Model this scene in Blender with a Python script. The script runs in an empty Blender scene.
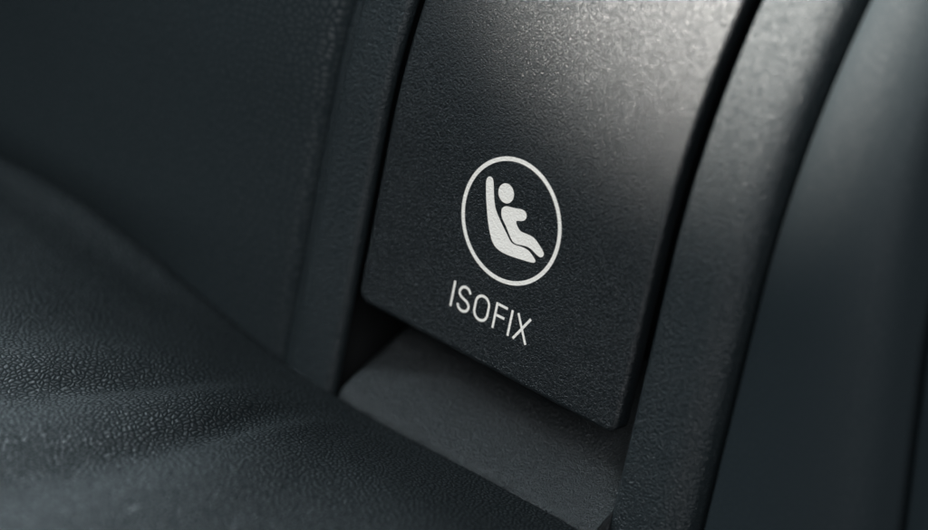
import bpy, bmesh, math
from mathutils import Vector, Matrix, noise
from mathutils.geometry import delaunay_2d_cdt

C = bpy.context.scene
MM = 0.001                      # everything below is written in millimetres
R = math.radians

# ------------------------------------------------------------------ camera
cam_d = bpy.data.cameras.new("camera")
cam = bpy.data.objects.new("camera", cam_d)
C.collection.objects.link(cam)
C.camera = cam
rows = [Vector((0.731, 0.656, 0.187)), Vector((-0.370, 0.150, 0.917)), Vector((0.574, -0.740, 0.352))]
x_ax = rows[0].normalized()
z_ax = rows[2].normalized()
y_ax = z_ax.cross(x_ax).normalized()
x_ax = y_ax.cross(z_ax).normalized()
m3 = Matrix((x_ax, y_ax, z_ax)).transposed()
cam.matrix_world = Matrix.Translation(Vector((214.4, -285.665, 125.697)) * MM) @ m3.to_4x4()
cam_d.sensor_width = 36.0
cam_d.lens = 36.0 * 2475.4 / 928.0
cam_d.clip_start = 0.01
cam_d.clip_end = 20.0
cam_d.dof.use_dof = True
cam_d.dof.focus_distance = 0.379
cam_d.dof.aperture_fstop = 8.0
cam_d.dof.aperture_blades = 0

# ------------------------------------------------------------------ world, lamps, exposure
world = bpy.data.worlds.new("World")
C.world = world
world.use_nodes = True
bg = world.node_tree.nodes["Background"]
bg.inputs[0].default_value = (0.62, 0.78, 0.86, 1)
bg.inputs[1].default_value = 0.035

def lamp(name, loc, target, sx, sy, power, col):
    d = bpy.data.lights.new(name, 'AREA')
    d.shape = 'RECTANGLE'
    d.size, d.size_y = sx * MM, sy * MM
    d.energy = power
    d.color = col
    o = bpy.data.objects.new(name, d)
    C.collection.objects.link(o)
    o.location = Vector(loc) * MM
    o.rotation_euler = (Vector(target) - Vector(loc)).to_track_quat('-Z', 'Y').to_euler()
    return o

def spot(name, loc, target, angle, blend, radius, power, col):
    d = bpy.data.lights.new(name, 'SPOT')
    d.spot_size = R(angle)
    d.spot_blend = blend
    d.shadow_soft_size = radius * MM
    d.energy = power
    d.color = col
    o = bpy.data.objects.new(name, d)
    C.collection.objects.link(o)
    o.location = Vector(loc) * MM
    o.rotation_euler = (Vector(target) - Vector(loc)).to_track_quat('-Z', 'Y').to_euler()
    return o

# low warm lamp: mirrors in the leaned-back top of the cover and of the right rail
spot("key_lamp", (-208, -312, 160), (19, 7, 59), 11.5, 1.0, 19, 96.0, (1.0, 0.955, 0.89))
lamp("top_lamp", (-320, -200, 420), (-20, -20, -30), 200, 200, 1.25, (0.70, 0.90, 1.0))
left = lamp("left_lamp", (-360, -190, 150), (-52, -95, -36), 110, 110, 0.11, (0.80, 0.94, 1.0))
left.data.spread = R(26)
rear = lamp("rear_lamp", (-240, 170, 340), (-76, -72, -33), 150, 150, 0.24, (0.80, 0.93, 1.0))
rear.data.spread = R(34)
lamp("side_lamp", (390, -450, 290), (10, 0, 0), 200, 240, 4.3, (0.92, 0.96, 1.0))

C.render.engine = 'CYCLES'
C.cycles.use_denoising = True
C.cycles.max_bounces = 6
C.view_settings.view_transform = 'Standard'
C.view_settings.look = 'None'
C.view_settings.exposure = 0.0
C.view_settings.gamma = 1.0

# ------------------------------------------------------------------ materials
def new_mat(name):
    m = bpy.data.materials.new(name)
    m.use_nodes = True
    nt = m.node_tree
    return m, nt, nt.nodes["Principled BSDF"]

def N(nt, kind, **kw):
    n = nt.nodes.new(kind)
    for k, v in kw.items():
        if k in ('inputs',):
            for a, b in v.items():
                n.inputs[a].default_value = b
        else:
            setattr(n, k, v)
    return n

def grain_nodes(nt, scale):
    """moulded plastic grain: irregular worm-like pebbles about 0.4 mm across"""
    tc = N(nt, 'ShaderNodeTexCoord')
    warp = N(nt, 'ShaderNodeTexNoise', inputs={'Scale': 900.0 * scale, 'Detail': 1.0})
    nt.links.new(tc.outputs['Object'], warp.inputs['Vector'])
    mx = N(nt, 'ShaderNodeMixRGB', blend_type='LINEAR_LIGHT', inputs={'Fac': 0.0006})
    nt.links.new(tc.outputs['Object'], mx.inputs[1])
    nt.links.new(warp.outputs['Color'], mx.inputs[2])
    v = N(nt, 'ShaderNodeTexVoronoi', feature='SMOOTH_F1', inputs={'Scale': 2300.0 * scale, 'Smoothness': 0.6})
    nt.links.new(mx.outputs[0], v.inputs['Vector'])
    n = N(nt, 'ShaderNodeTexNoise', inputs={'Scale': 3600.0 * scale, 'Detail': 2.0, 'Roughness': 0.6})
    nt.links.new(tc.outputs['Object'], n.inputs['Vector'])
    s = N(nt, 'ShaderNodeMath', operation='MULTIPLY_ADD')
    nt.links.new(n.outputs['Fac'], s.inputs[0])
    s.inputs[1].default_value = 0.9
    inv = N(nt, 'ShaderNodeMath', operation='MULTIPLY')
    inv.inputs[1].default_value = -1.0
    nt.links.new(v.outputs['Distance'], inv.inputs[0])
    nt.links.new(inv.outputs[0], s.inputs[2])
    return tc, s

def plastic(name, base, rough, bump=0.00011, scale=1.0, spec=0.5):
    m, nt, b = new_mat(name)
    tc, h = grain_nodes(nt, scale)
    bp = N(nt, 'ShaderNodeBump', inputs={'Strength': 1.0, 'Distance': bump})
    nt.links.new(h.outputs[0], bp.inputs['Height'])
    nt.links.new(bp.outputs[0], b.inputs['Normal'])
    big = N(nt, 'ShaderNodeTexNoise', inputs={'Scale': 60.0, 'Detail': 5.0, 'Roughness': 0.6})
    nt.links.new(tc.outputs['Object'], big.inputs['Vector'])
    rr = N(nt, 'ShaderNodeMapRange', inputs={'From Min': 0.3, 'From Max': 0.7, 'To Min': rough - 0.04, 'To Max': rough + 0.05})
    nt.links.new(big.outputs['Fac'], rr.inputs['Value'])
    nt.links.new(rr.outputs[0], b.inputs['Roughness'])
    dv = N(nt, 'ShaderNodeTexVoronoi', feature='F1', inputs={'Scale': 210.0})     # settled dust specks
    nt.links.new(tc.outputs['Object'], dv.inputs['Vector'])
    lt = N(nt, 'ShaderNodeMath', operation='LESS_THAN')
    lt.inputs[1].default_value = 0.026
    nt.links.new(dv.outputs['Distance'], lt.inputs[0])
    sep = N(nt, 'ShaderNodeSeparateColor')
    nt.links.new(dv.outputs['Color'], sep.inputs[0])
    sel = N(nt, 'ShaderNodeMath', operation='GREATER_THAN')
    sel.inputs[1].default_value = 0.45
    nt.links.new(sep.outputs[0], sel.inputs[0])
    both = N(nt, 'ShaderNodeMath', operation='MULTIPLY')
    nt.links.new(lt.outputs[0], both.inputs[0])
    nt.links.new(sel.outputs[0], both.inputs[1])
    mixc = N(nt, 'ShaderNodeMixRGB')
    mixc.inputs[1].default_value = (*base, 1)
    mixc.inputs[2].default_value = (*[c + (0.11 if max(base) < 0.1 else 0) for c in base], 1)
    nt.links.new(both.outputs[0], mixc.inputs[0])
    nt.links.new(mixc.outputs[0], b.inputs['Base Color'])
    b.inputs['Specular IOR Level'].default_value = spec
    return m

def leather(name, base, rough, cell=1.0, depth=0.00022, spec=0.5, rot=(0, 0, 0), scl=(1, 1, 1), crease=0.12):
    m, nt, b = new_mat(name)
    tc = N(nt, 'ShaderNodeTexCoord')
    mp = N(nt, 'ShaderNodeMapping')
    mp.inputs['Rotation'].default_value = rot              # brings the surface into the xy plane of the 2D cells
    mp.inputs['Scale'].default_value = scl
    nt.links.new(tc.outputs['Object'], mp.inputs['Vector'])
    warp = N(nt, 'ShaderNodeTexNoise', inputs={'Scale': 300.0, 'Detail': 2.0})
    nt.links.new(mp.outputs[0], warp.inputs['Vector'])
    mx = N(nt, 'ShaderNodeMixRGB', blend_type='LINEAR_LIGHT', inputs={'Fac': 0.0009})
    nt.links.new(mp.outputs[0], mx.inputs[1])
    nt.links.new(warp.outputs['Color'], mx.inputs[2])
    v = N(nt, 'ShaderNodeTexVoronoi', feature='DISTANCE_TO_EDGE', voronoi_dimensions='2D', inputs={'Scale': 1000.0 / cell})
    nt.links.new(mx.outputs[0], v.inputs['Vector'])
    r = N(nt, 'ShaderNodeMapRange', interpolation_type='SMOOTHSTEP',
          inputs={'From Min': 0.0, 'From Max': 0.52, 'To Min': 0.0, 'To Max': 1.0})
    nt.links.new(v.outputs['Distance'], r.inputs['Value'])
    v2 = N(nt, 'ShaderNodeTexVoronoi', feature='DISTANCE_TO_EDGE', voronoi_dimensions='2D', inputs={'Scale': 2600.0 / cell})
    nt.links.new(mx.outputs[0], v2.inputs['Vector'])
    r2 = N(nt, 'ShaderNodeMapRange', interpolation_type='SMOOTHSTEP',
           inputs={'From Min': 0.0, 'From Max': 0.3, 'To Min': 0.0, 'To Max': 0.10})
    nt.links.new(v2.outputs['Distance'], r2.inputs['Value'])
    a = N(nt, 'ShaderNodeMath', operation='ADD')
    nt.links.new(r.outputs[0], a.inputs[0])
    nt.links.new(r2.outputs[0], a.inputs[1])
    soft = N(nt, 'ShaderNodeTexNoise', inputs={'Scale': 500.0, 'Detail': 3.0})
    nt.links.new(mp.outputs[0], soft.inputs['Vector'])
    a2 = N(nt, 'ShaderNodeMath', operation='ADD')
    nt.links.new(a.outputs[0], a2.inputs[0])
    sm = N(nt, 'ShaderNodeMath', operation='MULTIPLY')
    sm.inputs[1].default_value = 0.35
    nt.links.new(soft.outputs['Fac'], sm.inputs[0])
    nt.links.new(sm.outputs[0], a2.inputs[1])
    bp = N(nt, 'ShaderNodeBump', inputs={'Strength': 1.0, 'Distance': depth})
    nt.links.new(a2.outputs[0], bp.inputs['Height'])
    nt.links.new(bp.outputs[0], b.inputs['Normal'])
    b.inputs['Base Color'].default_value = (*base, 1)
    # crease shade put into the gloss: grain tops shine, creases rougher and less specular
    ro = N(nt, 'ShaderNodeMapRange', inputs={'From Min': 0.0, 'From Max': 0.9, 'To Min': min(1.0, rough + 0.40 * (1 - crease)), 'To Max': rough})
    nt.links.new(r.outputs[0], ro.inputs['Value'])
    nt.links.new(ro.outputs[0], b.inputs['Roughness'])
    sp = N(nt, 'ShaderNodeMapRange', inputs={'From Min': 0.0, 'From Max': 0.55, 'To Min': spec * crease, 'To Max': spec})
    nt.links.new(r.outputs[0], sp.inputs['Value'])
    nt.links.new(sp.outputs[0], b.inputs['Specular IOR Level'])
    return m

M_plastic = plastic("grained_black_plastic", (0.0038, 0.0056, 0.0066), 0.37, 0.00013, 1.55)
M_rail = plastic("frame_black_plastic", (0.0080, 0.0118, 0.0134), 0.42, 0.00019, 1.2, 0.40)
M_ramp = plastic("ramp_black_plastic", (0.0050, 0.0068, 0.0076), 0.43, 0.00028, 1.25, 0.50)
M_void = plastic("socket_black_plastic", (0.0025, 0.0028, 0.0030), 0.8, 0.00005, 1.0, 0.2)
M_print = plastic("white_pad_print", (0.81, 0.745, 0.675), 0.6, 0.00006)
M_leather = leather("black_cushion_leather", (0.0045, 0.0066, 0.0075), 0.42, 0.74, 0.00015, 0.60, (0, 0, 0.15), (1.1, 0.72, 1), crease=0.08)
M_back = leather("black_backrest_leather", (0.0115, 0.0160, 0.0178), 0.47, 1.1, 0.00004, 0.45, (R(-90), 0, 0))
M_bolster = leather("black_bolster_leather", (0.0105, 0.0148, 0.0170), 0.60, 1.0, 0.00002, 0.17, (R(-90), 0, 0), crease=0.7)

# ------------------------------------------------------------------ helpers
def prof(z):
    """the trim leans back, ever more towards its top (depth in mm at height z)"""
    return 0.00456 * max(0.0, z - 4.0) ** 2

def link(name, me, mat, parent=None, smooth=True):
    o = bpy.data.objects.new(name, me)
    C.collection.objects.link(o)
    me.materials.append(mat)
    if smooth:
        for p in me.polygons:
            p.use_smooth = True
    if parent:
        o.parent = parent
    return o

def mesh_from(name, verts, faces):
    me = bpy.data.meshes.new(name)
    me.from_pydata([tuple(c * MM for c in v) for v in verts], [], faces)
    bm = bmesh.new()
    bm.from_mesh(me)
    bmesh.ops.recalc_face_normals(bm, faces=bm.faces)
    bm.to_mesh(me)
    bm.free()
    me.update()
    return me

def empty(name, loc, label, cat):
    o = bpy.data.objects.new(name, None)
    C.collection.objects.link(o)
    o.empty_display_size = 0.01
    o['kind'] = 'thing'
    o['label'] = label
    o['category'] = cat
    return o

def rounded_outline(x0, x1, z0, z1, rc, inset, n=8):
    """rounded rectangle, inset inwards, always the same vertex count"""
    x0 += inset; x1 -= inset; z0 += inset; z1 -= inset
    out = []
    for (cx, cz, a0), r in zip(((x1, z0, -90), (x1, z1, 0), (x0, z1, 90), (x0, z0, 180)), rc):
        r = max(0.12, r - inset)
        px = cx - r if cx == x1 else cx + r
        pz = cz - r if cz == z1 else cz + r
        for i in range(n + 1):
            a = R(a0 + 90 * i / n)
            out.append((px + r * math.cos(a), pz + r * math.sin(a)))
    # subdivide the long sides so they can bend with the profile
    res = []
    for i, p in enumerate(out):
        q = out[(i + 1) % len(out)]
        res.append(p)
        if i % (n + 1) == n:
            k = 48
            for j in range(1, k):
                res.append((p[0] + (q[0] - p[0]) * j / k, p[1] + (q[1] - p[1]) * j / k))
    return res

def fill_plane(outline, step):
    """triangulate a polygon with interior points every `step`"""
    xs = [p[0] for p in outline]; zs = [p[1] for p in outline]
    pts = [Vector(p) for p in outline]
    n = len(pts)
    i = min(xs) + step
    while i < max(xs):
        j = min(zs) + step
        while j < max(zs):
            pts.append(Vector((i, j)))
            j += step
        i += step
    r = delaunay_2d_cdt(pts, [(k, (k + 1) % n) for k in range(n)], [list(range(n))], 1, 1e-5)
    return [tuple(v) for v in r[0]], [tuple(f) for f in r[2]]

def grid_mesh(name, xs, ys, fn):
    verts = [fn(x, y) for y in ys for x in xs]
    nx = len(xs)
    faces = [(j * nx + i, j * nx + i + 1, (j + 1) * nx + i + 1, (j + 1) * nx + i)
             for j in range(len(ys) - 1) for i in range(nx - 1)]
    return verts, faces

def solid_grid(name, xs, ys, fn, back):
    """a surface grid closed off with side walls and a back shifted by `back`"""
    verts, faces = grid_mesh(name, xs, ys, fn)
    nx, ny = len(xs), len(ys)
    n = len(verts)
    verts += [back(v) for v in verts]
    faces += [tuple(reversed([k + n for k in f])) for f in faces]
    loop = list(range(nx)) + [j * nx + nx - 1 for j in range(1, ny)] + \
        [(ny - 1) * nx + i for i in range(nx - 2, -1, -1)] + [j * nx for j in range(ny - 2, 0, -1)]
    for i, a in enumerate(loop):
        b = loop[(i + 1) % len(loop)]
        faces.append((b, a, a + n, b + n))
    return mesh_from(name, verts, faces)

def frange(a, b, s):
    n = max(1, int(round((b - a) / s)))
    return [a + (b - a) * i / n for i in range(n + 1)]

def lerp_table(t, tab):
    if t <= tab[0][0]:
        return tab[0][1]
    for (a, va), (b, vb) in zip(tab, tab[1:]):
        if t <= b:
            u = (t - a) / (b - a)
            return va + (vb - va) * u
    return tab[-1][1]

def smooth_table(t, tab, w):
    """lerp_table averaged over a window, so no kinks show in the highlight"""
    s = 0.0
    for k in range(-4, 5):
        s += lerp_table(t + w * k / 4.0, tab)
    return s / 9.0

def hermite(e0, e1, x):
    t = min(1.0, max(0.0, (x - e0) / (e1 - e0)))
    return t * t * (3 - 2 * t)

# ------------------------------------------------------------------ seat backrest: left panel, right bolster, outer strip
back = empty("rear_seatback", None, "black leather seat backrest standing upright behind and on both sides of the white-marked plastic cover", "backrest")

PX = [(-400, -14), (-150, -11), (-100, -8), (-80, -6.4), (-68, -4.6), (-58, -3.2), (-52, -1.4), (-48, 0.0), (-45.5, 1.0), (-44.2, 1.9), (-43.4, 3.6), (-43.3, 9)]
def panel_y(x, z):
    y = smooth_table(x, PX, 0.4 + 4.6 * hermite(-46, -54, x))
    y += 0.8 * prof(z)
    t = hermite(-22, -46, z)
    y += 5.0 * t * hermite(-50, -90, x) + 1.2 * t     # tucks in behind the cushion
    y += 1.0 * noise.noise(Vector((x * 0.018, z * 0.020, 3.1)))
    y += 0.25 * noise.noise(Vector((x * 0.07, z * 0.06, 7.7)))
    return y
xs = frange(-400, -130, 9) + frange(-128, -52, 1.5) + frange(-51.5, -43.3, 0.3)
zs = frange(-90, -60, 4) + frange(-58, 70, 1.6) + frange(73, 100, 3)
me = solid_grid("back_panel", xs, zs, lambda x, z: (x, panel_y(x, z), z), lambda v: (v[0], max(v[1] + 14, 30), v[2]))
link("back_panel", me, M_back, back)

BX = [(44.3, 9.0), (44.4, 3.6), (45.2, 1.6), (48, 0.6), (52, 0.0), (56, -0.3), (60, 0.0), (64, 1.0), (67, 2.5), (69.5, 5.2), (71, 8.8), (71.8, 13)]
def bolster_y(u, z):
    return smooth_table(u, BX, 0.4 + 1.6 * hermite(45.5, 51, u)) + 1.05 * prof(z) + 0.6 * noise.noise(Vector((u * 0.03, z * 0.02, 1.3)))
def bolster_pt(u, z):
    k = (u - 44.3) / (71.8 - 44.3)
    x = u - k * (0.16 * (z + 15))                     # the outer seam leans
    return (x, bolster_y(u, z), z)
xs = frange(44.3, 48, 0.3) + frange(48.8, 71.8, 0.8)
zs = frange(-90, -60, 4) + frange(-58, 80, 1.6) + frange(83, 100, 3)
me = solid_grid("side_bolster", xs, zs, bolster_pt, lambda v: (v[0], v[1] + 16, v[2]))
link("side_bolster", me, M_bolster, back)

OX = [(72.8, 13), (73.2, 7), (74.5, 4.5), (79, 2), (90, -2), (110, -6), (300, -10)]
def outer_pt(u, z):
    k = 1.0 if u < 100 else 1.0 - hermite(100, 300, u)
    return (u - 0.16 * (z + 15) * k, smooth_table(u, OX, 0.8) + 1.05 * prof(z), z)
xs = frange(72.8, 78, 0.4) + frange(79, 110, 1.5) + frange(116, 300, 8)
me = solid_grid("outer_panel", xs, zs, outer_pt, lambda v: (v[0], v[1] + 16, v[2]))
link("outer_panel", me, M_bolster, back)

# ------------------------------------------------------------------ seat cushion
CZ = [(-400, -27), (-110, -26.6), (-89, -26.8), (-70, -30.2), (-54.6, -35.2), (-42, -39.6), (-20, -40.6), (30, -39.2), (60, -38.5), (300, -38)]
CY = [(-400, -12), (-150, -10), (-110, -7), (-80, -5.5), (-60, -3), (-45, 0), (300, 0)]
def gauss(t, w):
    return math.exp(-(t / w) ** 2)
def fold(x, y, x0, y0, x1, y1, w):
    """soft ridge or crease along a segment, narrowing towards the joint with the seat back"""
    dx, dy = x1 - x0, y1 - y0
    L = math.hypot(dx, dy)
    t = ((x - x0) * dx + (y - y0) * dy) / (L * L)
    s = ((x - x0) * dy - (y - y0) * dx) / L
    s += 1.1 * noise.noise(Vector((x0 * 0.3, y * 0.05, 2.0)))
    wt = w * (1.25 - 0.6 * min(1.0, max(0.0, t)))
    return gauss(s, wt) * hermite(-0.55, 0.1, t) * hermite(1.25, 0.7, t)
# front end x, y; rear end x, y; height; half width
FOLDS = [(-41, -56, -31, -18, -1.1, 3.4), (-30, -72, -25.5, -24, 1.3, 5.0), (-17, -70, -19, -20, -1.4, 5.2),
         (-4, -82, -7, -34, 1.4, 8.0), (-52, -60, -41, -24, 0.8, 5.5), (-62, -44, -50, -16, -0.5, 3.5),
         (-13, -48, -14, -16, 0.45, 2.2), (-22.5, -52, -22, -14, 0.35, 1.6), (-34, -44, -28, -16, 0.3, 1.5)]
def cushion_z(x, y):
    yc = smooth_table(x, CY, 8)
    zc = smooth_table(x, CZ, 7)
    d = yc - y                                         # distance forward of the seat back
    plateau = -35.5 + 3.5 * hermite(-30, -110, x) + 1.0 * hermite(-10, 60, x) - 1.5 * hermite(0, 40, x)
    t = hermite(-2, 30, d)
    z = zc + (plateau - zc) * t
    if d < 5:
        z -= 0.11 * (5 - d) ** 2                       # rolls under at the joint
    # shallow valley between the rear strip and the main pad on the left
    z -= 1.3 * gauss(d - 9, 6) * hermite(-48, -66, x)
    # long pulled folds fanning out from the joint towards the front left
    for (x0, y0, x1, y1, h, w) in FOLDS:
        z += 1.15 * h * fold(x, y, x0, y0, x1, y1, 1.2 * w)
    z += 0.35 * noise.noise(Vector((x * 0.045, y * 0.05, 0.4)))
    z += 0.10 * noise.noise(Vector((x * 0.10 + y * 0.06, y * 0.12 - x * 0.08, 5.4)))
    z -= 0.00035 * max(0.0, d - 90) ** 2
    return z
xs = frange(-400, -130, 9) + frange(-128, 60, 1.1) + frange(66, 300, 9)
ys = frange(-330, -115, 8) + frange(-113, 6, 1.0)
me = solid_grid("seat_cushion", xs, ys, lambda x, y: (x, y, cushion_z(x, y)), lambda v: (v[0], v[1], -110.0))
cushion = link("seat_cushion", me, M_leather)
cushion['label'] = "black grained leather seat cushion with soft folds filling the lower left foreground"
cushion['kind'] = 'thing'
cushion['category'] = "seat cushion"

# ------------------------------------------------------------------ anchor trim: rails, ramp, socket, hinged cover
trim = empty("anchor_trim", None, "black plastic child seat anchor trim with white ring symbol and lettering on its cover", "anchor cover")

def sweep(name, section, zs, yf):
    n = len(section)
    verts = [(x, y + yf(z), z) for z in zs for (x, y) in section]
    faces = [(j * n + i, j * n + (i + 1) % n, (j + 1) * n + (i + 1) % n, (j + 1) * n + i)
             for j in range(len(zs) - 1) for i in range(n)]
    faces.append(tuple(range(n)))
    faces.append(tuple((len(zs) - 1) * n + i for i in range(n)))
    return mesh_from(name, verts, faces)

def rail_section(s):
    pts = []
    r = 1.1
    pts.append((41.0, 14.0))                           # thin shell: the socket opens out behind it
    pts.append((40.2, 5.5))
    pts.append((31.5, 2.8))
    pts.append((29.9, 2.4))
    pts.append((29.7, 2.0))
    for i in range(9):                                 # inner arris
        a = R(180 + 90 * i / 8)
        pts.append((29.7 + r + r * math.cos(a), r + r * math.sin(a)))
    for x in (32.5, 34.5, 36.0):
        pts.append((x, 0.0))
    ox = 42.4 if s > 0 else 43.0                       # broad rounded outer shoulder
    cx, wx, wy = 37.4, ox - 37.4, 3.6
    for i in range(13):
        a = R(270 + 84 * i / 12)
        pts.append((cx + wx * math.cos(a), wy + wy * math.sin(a)))
    if s < 0:                                          # the left rail steps down to a narrow ledge instead
        del pts[-13:]
        pts += [(38.2, 0.0), (38.8, 0.15), (39.15, 0.6), (39.3, 1.4), (39.5, 2.1), (40.0, 2.4), (41.2, 2.5), (42.6, 2.6), (43.0, 3.0)]
    pts.append((ox, 9.0))
    pts.append((ox, 14.0))
    pts = [(s * x, y) for x, y in pts]
    return pts if s > 0 else pts[::-1]

zr = frange(-62, 0, 3) + frange(1.5, 90, 1.5)
for s in (-1, 1):
    me = sweep("frame_rail", rail_section(s), zr, prof)
    link("frame_rail", me, M_rail, trim)

# ramp that guides the connector in under the cover
path = [(-1.2, -58), (-1.6, -48), (-2.0, -42.5), (-1.9, -40.6), (-1.2, -39.3), (0.2, -38.1), (2.5, -36.5), (6, -34.3), (10, -31.9), (15, -29.0), (21, -26.0), (28, -23.5)]
def catmull(pts, k=6):
    out = []
    for i in range(len(pts) - 1):
        p0 = pts[max(0, i - 1)]; p1 = pts[i]; p2 = pts[i + 1]; p3 = pts[min(len(pts) - 1, i + 2)]
        for j in range(k):
            t = j / k
            out.append(tuple(0.5 * (2 * p1[c] + (p2[c] - p0[c]) * t + (2 * p0[c] - 5 * p1[c] + 4 * p2[c] - p3[c]) * t * t
                                    + (3 * p1[c] - p0[c] - 3 * p2[c] + p3[c]) * t ** 3) for c in (0, 1)))
    out.append(pts[-1])
    return out
path = catmull(path)
verts, faces = [], []
sec = []
xl, xr_, r = -26.9, 29.6, 2.3
for dd in (9.0, 5.0, 3.0):
    sec.append((xl, -dd))
for i in range(9):
    a = R(180 - 90 * i / 8)
    sec.append((xl + r + r * math.cos(a), -r + r * math.sin(a)))
for i in range(1, 24):
    sec.append((xl + r + (xr_ - xl - r) * i / 24, 0.0))
for i in range(5):                                      # runs up into the right rail
    a = R(90 * i / 4)
    sec.append((xr_ - 1.4 + 1.4 * math.sin(a), 1.4 - 1.4 * math.cos(a)))
sec.append((xr_, -9.0))
ns = len(sec)
for i, (y, z) in enumerate(path):
    a = path[max(0, i - 1)]; b = path[min(len(path) - 1, i + 1)]
    t = Vector((b[0] - a[0], b[1] - a[1])).normalized()
    nrm = (-t.y, t.x)                                   # out of the ramp: forward and up
    for x, h in sec:
        sag = -0.5 * math.cos((x - 1) / 30 * math.pi / 2) if h > -3 else 0
        verts.append((x, y + nrm[0] * (h + sag), z + nrm[1] * (h + sag)))
for j in range(len(path) - 1):
    for i in range(ns):
        faces.append((j * ns + i, j * ns + (i + 1) % ns, (j + 1) * ns + (i + 1) % ns, (j + 1) * ns + i))
faces.append(tuple(range(ns)))
faces.append(tuple((len(path) - 1) * ns + i for i in range(ns)))
link("guide_ramp", mesh_from("guide_ramp", verts, faces), M_ramp, trim)

# socket: the dark box the trim is set in
bx = [(-43, 14.5), (43, 14.5)]
sv, sf = [], []
def wall(x0, x1, y0, y1, z0, z1, lean=True):
    b = len(sv)
    n = 12
    for i in range(n + 1):
        z = z0 + (z1 - z0) * i / n
        o = prof(z) if lean else 0
        sv.extend([(x0, y0 + o, z), (x1, y0 + o, z), (x1, y1 + o, z), (x0, y1 + o, z)])
    for i in range(n):
        for k in range(4):
            sf.append((b + i * 4 + k, b + i * 4 + (k + 1) % 4, b + i * 4 + 4 + (k + 1) % 4, b + i * 4 + 4 + k))
    sf.append((b, b + 1, b + 2, b + 3)); sf.append((b + n * 4, b + n * 4 + 1, b + n * 4 + 2, b + n * 4 + 3))
wall(-42.0, 42.0, 40.0, 42.0, -61, 89)
wall(-42.0, -39.9, 14.2, 39.8, -61, 89)
wall(39.9, 42.0, 14.2, 39.8, -61, 89)
link("socket", mesh_from("socket", sv, sf), M_void, trim, smooth=False)

# cover flap
X0, X1, Z0, Z1 = -27.26, 27.16, -24.35, 86.0
RC = (1.9, 2.0, 2.0, 2.2)
re = 0.75
verts, faces = [], []
rings = []
def add_ring(outline, yo):
    b = len(verts)
    verts.extend((x, prof(z) + yo, z) for x, z in outline)
    rings.append((b, len(outline)))
add_ring(rounded_outline(X0, X1, Z0, Z1, RC, 0.5), 3.4)
add_ring(rounded_outline(X0, X1, Z0, Z1, RC, 0.0), 3.0)
for i in range(7):
    a = R(90 * i / 6)
    add_ring(rounded_outline(X0, X1, Z0, Z1, RC, re * (1 - math.cos(a))), re * (1 - math.sin(a)))
for (b0, n), (b1, _) in zip(rings, rings[1:]):
    for i in range(n):
        faces.append((b0 + i, b0 + (i + 1) % n, b1 + (i + 1) % n, b1 + i))
inner = rounded_outline(X0, X1, Z0, Z1, RC, re + 0.25)
add_ring(inner, 0.0)
(b0, n), (b1, _) = rings[-2], rings[-1]
for i in range(n):
    faces.append((b0 + i, b0 + (i + 1) % n, b1 + (i + 1) % n, b1 + i))
pv, pf = fill_plane(inner, 1.7)
base = len(verts)
verts.extend((x, prof(z), z) for x, z in pv)
faces.extend(tuple(base + i for i in f) for f in pf)
pv, pf = fill_plane(rounded_outline(X0, X1, Z0, Z1, RC, 0.5), 4.0)
base = len(verts)
verts.extend((x, prof(z) + 3.4, z) for x, z in pv)
faces.extend(tuple(base + i for i in f) for f in pf)
me = bpy.data.meshes.new("cover")
me.from_pydata([tuple(c * MM for c in v) for v in verts], [], faces)
bm = bmesh.new(); bm.from_mesh(me)
bmesh.ops.remove_doubles(bm, verts=bm.verts, dist=1e-6)
bmesh.ops.recalc_face_normals(bm, faces=bm.faces)
bm.to_mesh(me); bm.free()
cover = link("cover", me, M_plastic, trim)

# ------------------------------------------------------------------ printing on the cover
def film(outlines, step=0.6, holes=()):
    """thin ink film lying on the cover, 0.03 mm proud"""
    verts, faces = [], []
    for o in outlines:
        pv, pf = fill_plane(o, step)
        b = len(verts)
        verts.extend((x, prof(z) - 0.03, z) for x, z in pv)
        faces.extend(tuple(b + i for i in f) for f in pf)
    return verts, faces

def chaikin(pts, k=2):
    for _ in range(k):
        out = []
        for i, p in enumerate(pts):
            q = pts[(i + 1) % len(pts)]
            out.append((0.75 * p[0] + 0.25 * q[0], 0.75 * p[1] + 0.25 * q[1]))
            out.append((0.25 * p[0] + 0.75 * q[0], 0.25 * p[1] + 0.75 * q[1]))
        pts = out
    return pts

def stroke(pts, w, closed=False):
    """a band of even width along a polyline, as a strip of quads"""
    n = len(pts)
    vs, fs = [], []
    for i, p in enumerate(pts):
        a = pts[(i - 1) % n] if (closed or i) else p
        b = pts[(i + 1) % n] if (closed or i < n - 1) else p
        d1 = Vector((p[0] - a[0], p[1] - a[1])); d2 = Vector((b[0] - p[0], b[1] - p[1]))
        if d1.length < 1e-9: d1 = d2
        if d2.length < 1e-9: d2 = d1
        t = (d1.normalized() + d2.normalized()).normalized()
        k = w / 2 / max(0.5, t.dot(d1.normalized()))
        nx, nz = -t.y * k, t.x * k
        for s in (-1, 1):
            x, z = p[0] + s * nx, p[1] + s * nz
            vs.append((x, prof(z) - 0.03, z))
    m = n if closed else n - 1
    for i in range(m):
        j = (i + 1) % n
        fs.append((2 * i, 2 * i + 1, 2 * j + 1, 2 * j))
    return vs, fs

def join(*parts):
    V, F = [], []
    for v, f in parts:
        b = len(V)
        V += v
        F += [tuple(b + i for i in q) for q in f]
    return V, F

def film_mesh(name, VF):
    V, F = VF
    me = bpy.data.meshes.new(name)
    me.from_pydata([tuple(c * MM for c in v) for v in V], [], F)
    for i, p in enumerate(me.polygons):
        pass
    bm = bmesh.new(); bm.from_mesh(me)
    for f in bm.faces:
        f.normal_update()
        if f.normal.y > 0:
            f.normal_flip()
    bm.to_mesh(me); bm.free()
    return me

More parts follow.
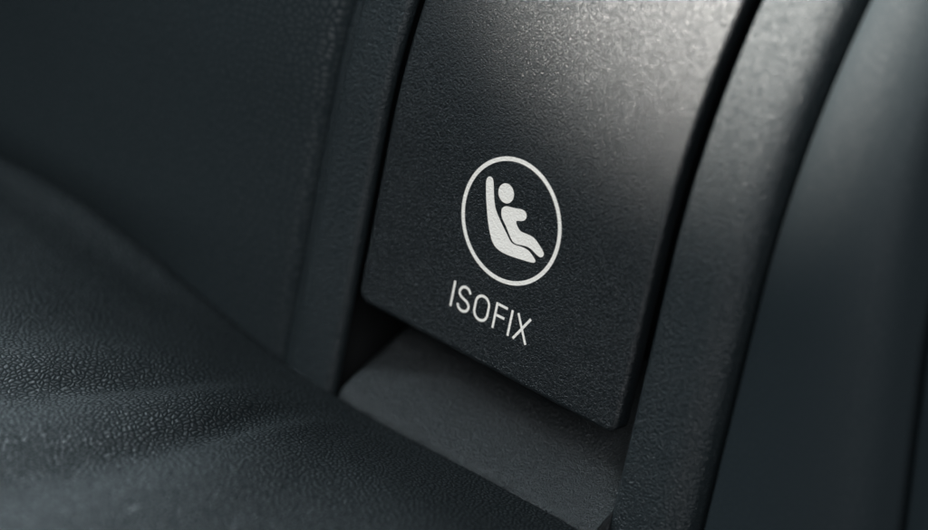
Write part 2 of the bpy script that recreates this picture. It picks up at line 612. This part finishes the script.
ring_line = [(9.63 * math.cos(2 * math.pi * i / 120), 9.63 * math.sin(2 * math.pi * i / 120)) for i in range(120)]
seat = [(-6.24, 4.3), (-6.08, 5.0), (-5.6, 5.32), (-5.05, 5.2), (-4.72, 4.6), (-4.25, 3.0), (-3.85, 1.8), (-3.23, 0.6), (-1.88, -0.75), (-0.34, -2.1),
        (0.75, -3.05), (1.4, -3.26), (2.4, -3.12), (3.6, -2.98), (4.6, -3.1), (5.35, -3.5), (6.1, -4.0), (6.2, -4.35), (5.75, -4.65), (4.4, -4.85), (2.23, -5.17),
        (0.6, -5.32), (-0.66, -5.33), (-1.92, -5.03), (-2.73, -4.4), (-3.2, -3.7), (-3.75, -2.8), (-4.4, -1.4), (-5.0, 0.2), (-5.5, 1.6), (-5.9, 3.0)]
body = [(-2.18, 0.87), (-2.12, 1.35), (-1.8, 1.75), (-1.2, 2.05), (-0.4, 2.15), (0.6, 2.35), (1.64, 2.61), (2.3, 2.55), (2.75, 2.15), (2.81, 1.6), (2.55, 1.1), (1.95, 0.78),
        (1.3, 0.6), (1.02, 0.42), (1.12, 0.1), (1.5, -0.3), (2.0, -0.7), (2.6, -0.8), (3.5, -0.72), (4.25, -0.71), (4.9, -0.78), (5.5, -1.0), (6.3, -1.5), (7.1, -2.05),
        (7.48, -2.5), (7.35, -3.0), (6.9, -3.28), (6.3, -3.2), (5.5, -2.9), (4.8, -2.65), (3.88, -2.6), (2.8, -2.85), (1.9, -3.03), (1.3, -2.98), (0.8, -2.65), (0.2, -2.05), (-0.5, -1.3), (-1.0, -0.8), (-1.6, -0.3), (-1.98, 0.2)]
head = [(-1.94 + 1.56 * math.cos(2 * math.pi * i / 40), 3.87 + 1.56 * math.sin(2 * math.pi * i / 40)) for i in range(40)]
link("symbol", film_mesh("symbol", join(stroke(ring_line, 0.68, True), film([chaikin(seat), chaikin(body), head]))), M_print, cover)

W = 0.43
zt, zb = -13.28, -17.62
def arc(cx, cz, rx, rz, a0, a1, n=14):
    return [(cx + rx * math.cos(R(a0 + (a1 - a0) * i / n)), cz + rz * math.sin(R(a0 + (a1 - a0) * i / n))) for i in range(n + 1)]
mid = (zt + zb) / 2
S_line = arc(-5.82, zt - 1.28, 1.12, 1.10, 18, 178, 12) + [(-6.90, -14.85), (-6.55, -15.2), (-5.95, -15.42), (-5.2, -15.65), (-4.78, -16.0)] + \
    arc(-5.75, zb + 1.22, 1.14, 1.04, 10, -172, 14)
O_line = arc(-2.06, zt - 1.52, 1.36, 1.34, 0, 180, 14) + arc(-2.06, zb + 1.52, 1.36, 1.34, 180, 360, 14)
x_a = stroke([(5.08, zt), (7.62, zb)], W)
x_b = stroke([(7.66, zt), (5.0, zb)], W)
x_b = ([(x, y - 0.008, z) for x, y, z in x_b[0]], x_b[1])
link("lettering", film_mesh("lettering", join(
    stroke([(-8.2, zb), (-8.2, zt)], W), stroke(S_line, W), stroke(O_line, W, True),
    stroke([(0.76, zb), (0.76, zt)], W), stroke([(1.02, zt - W / 2), (2.95, zt - W / 2)], W),
    stroke([(1.02, -15.3), (2.68, -15.3)], W),
    stroke([(3.92, zb), (3.92, zt)], W), x_a, x_b)), M_print, cover)

print("scene built", len(C.objects))
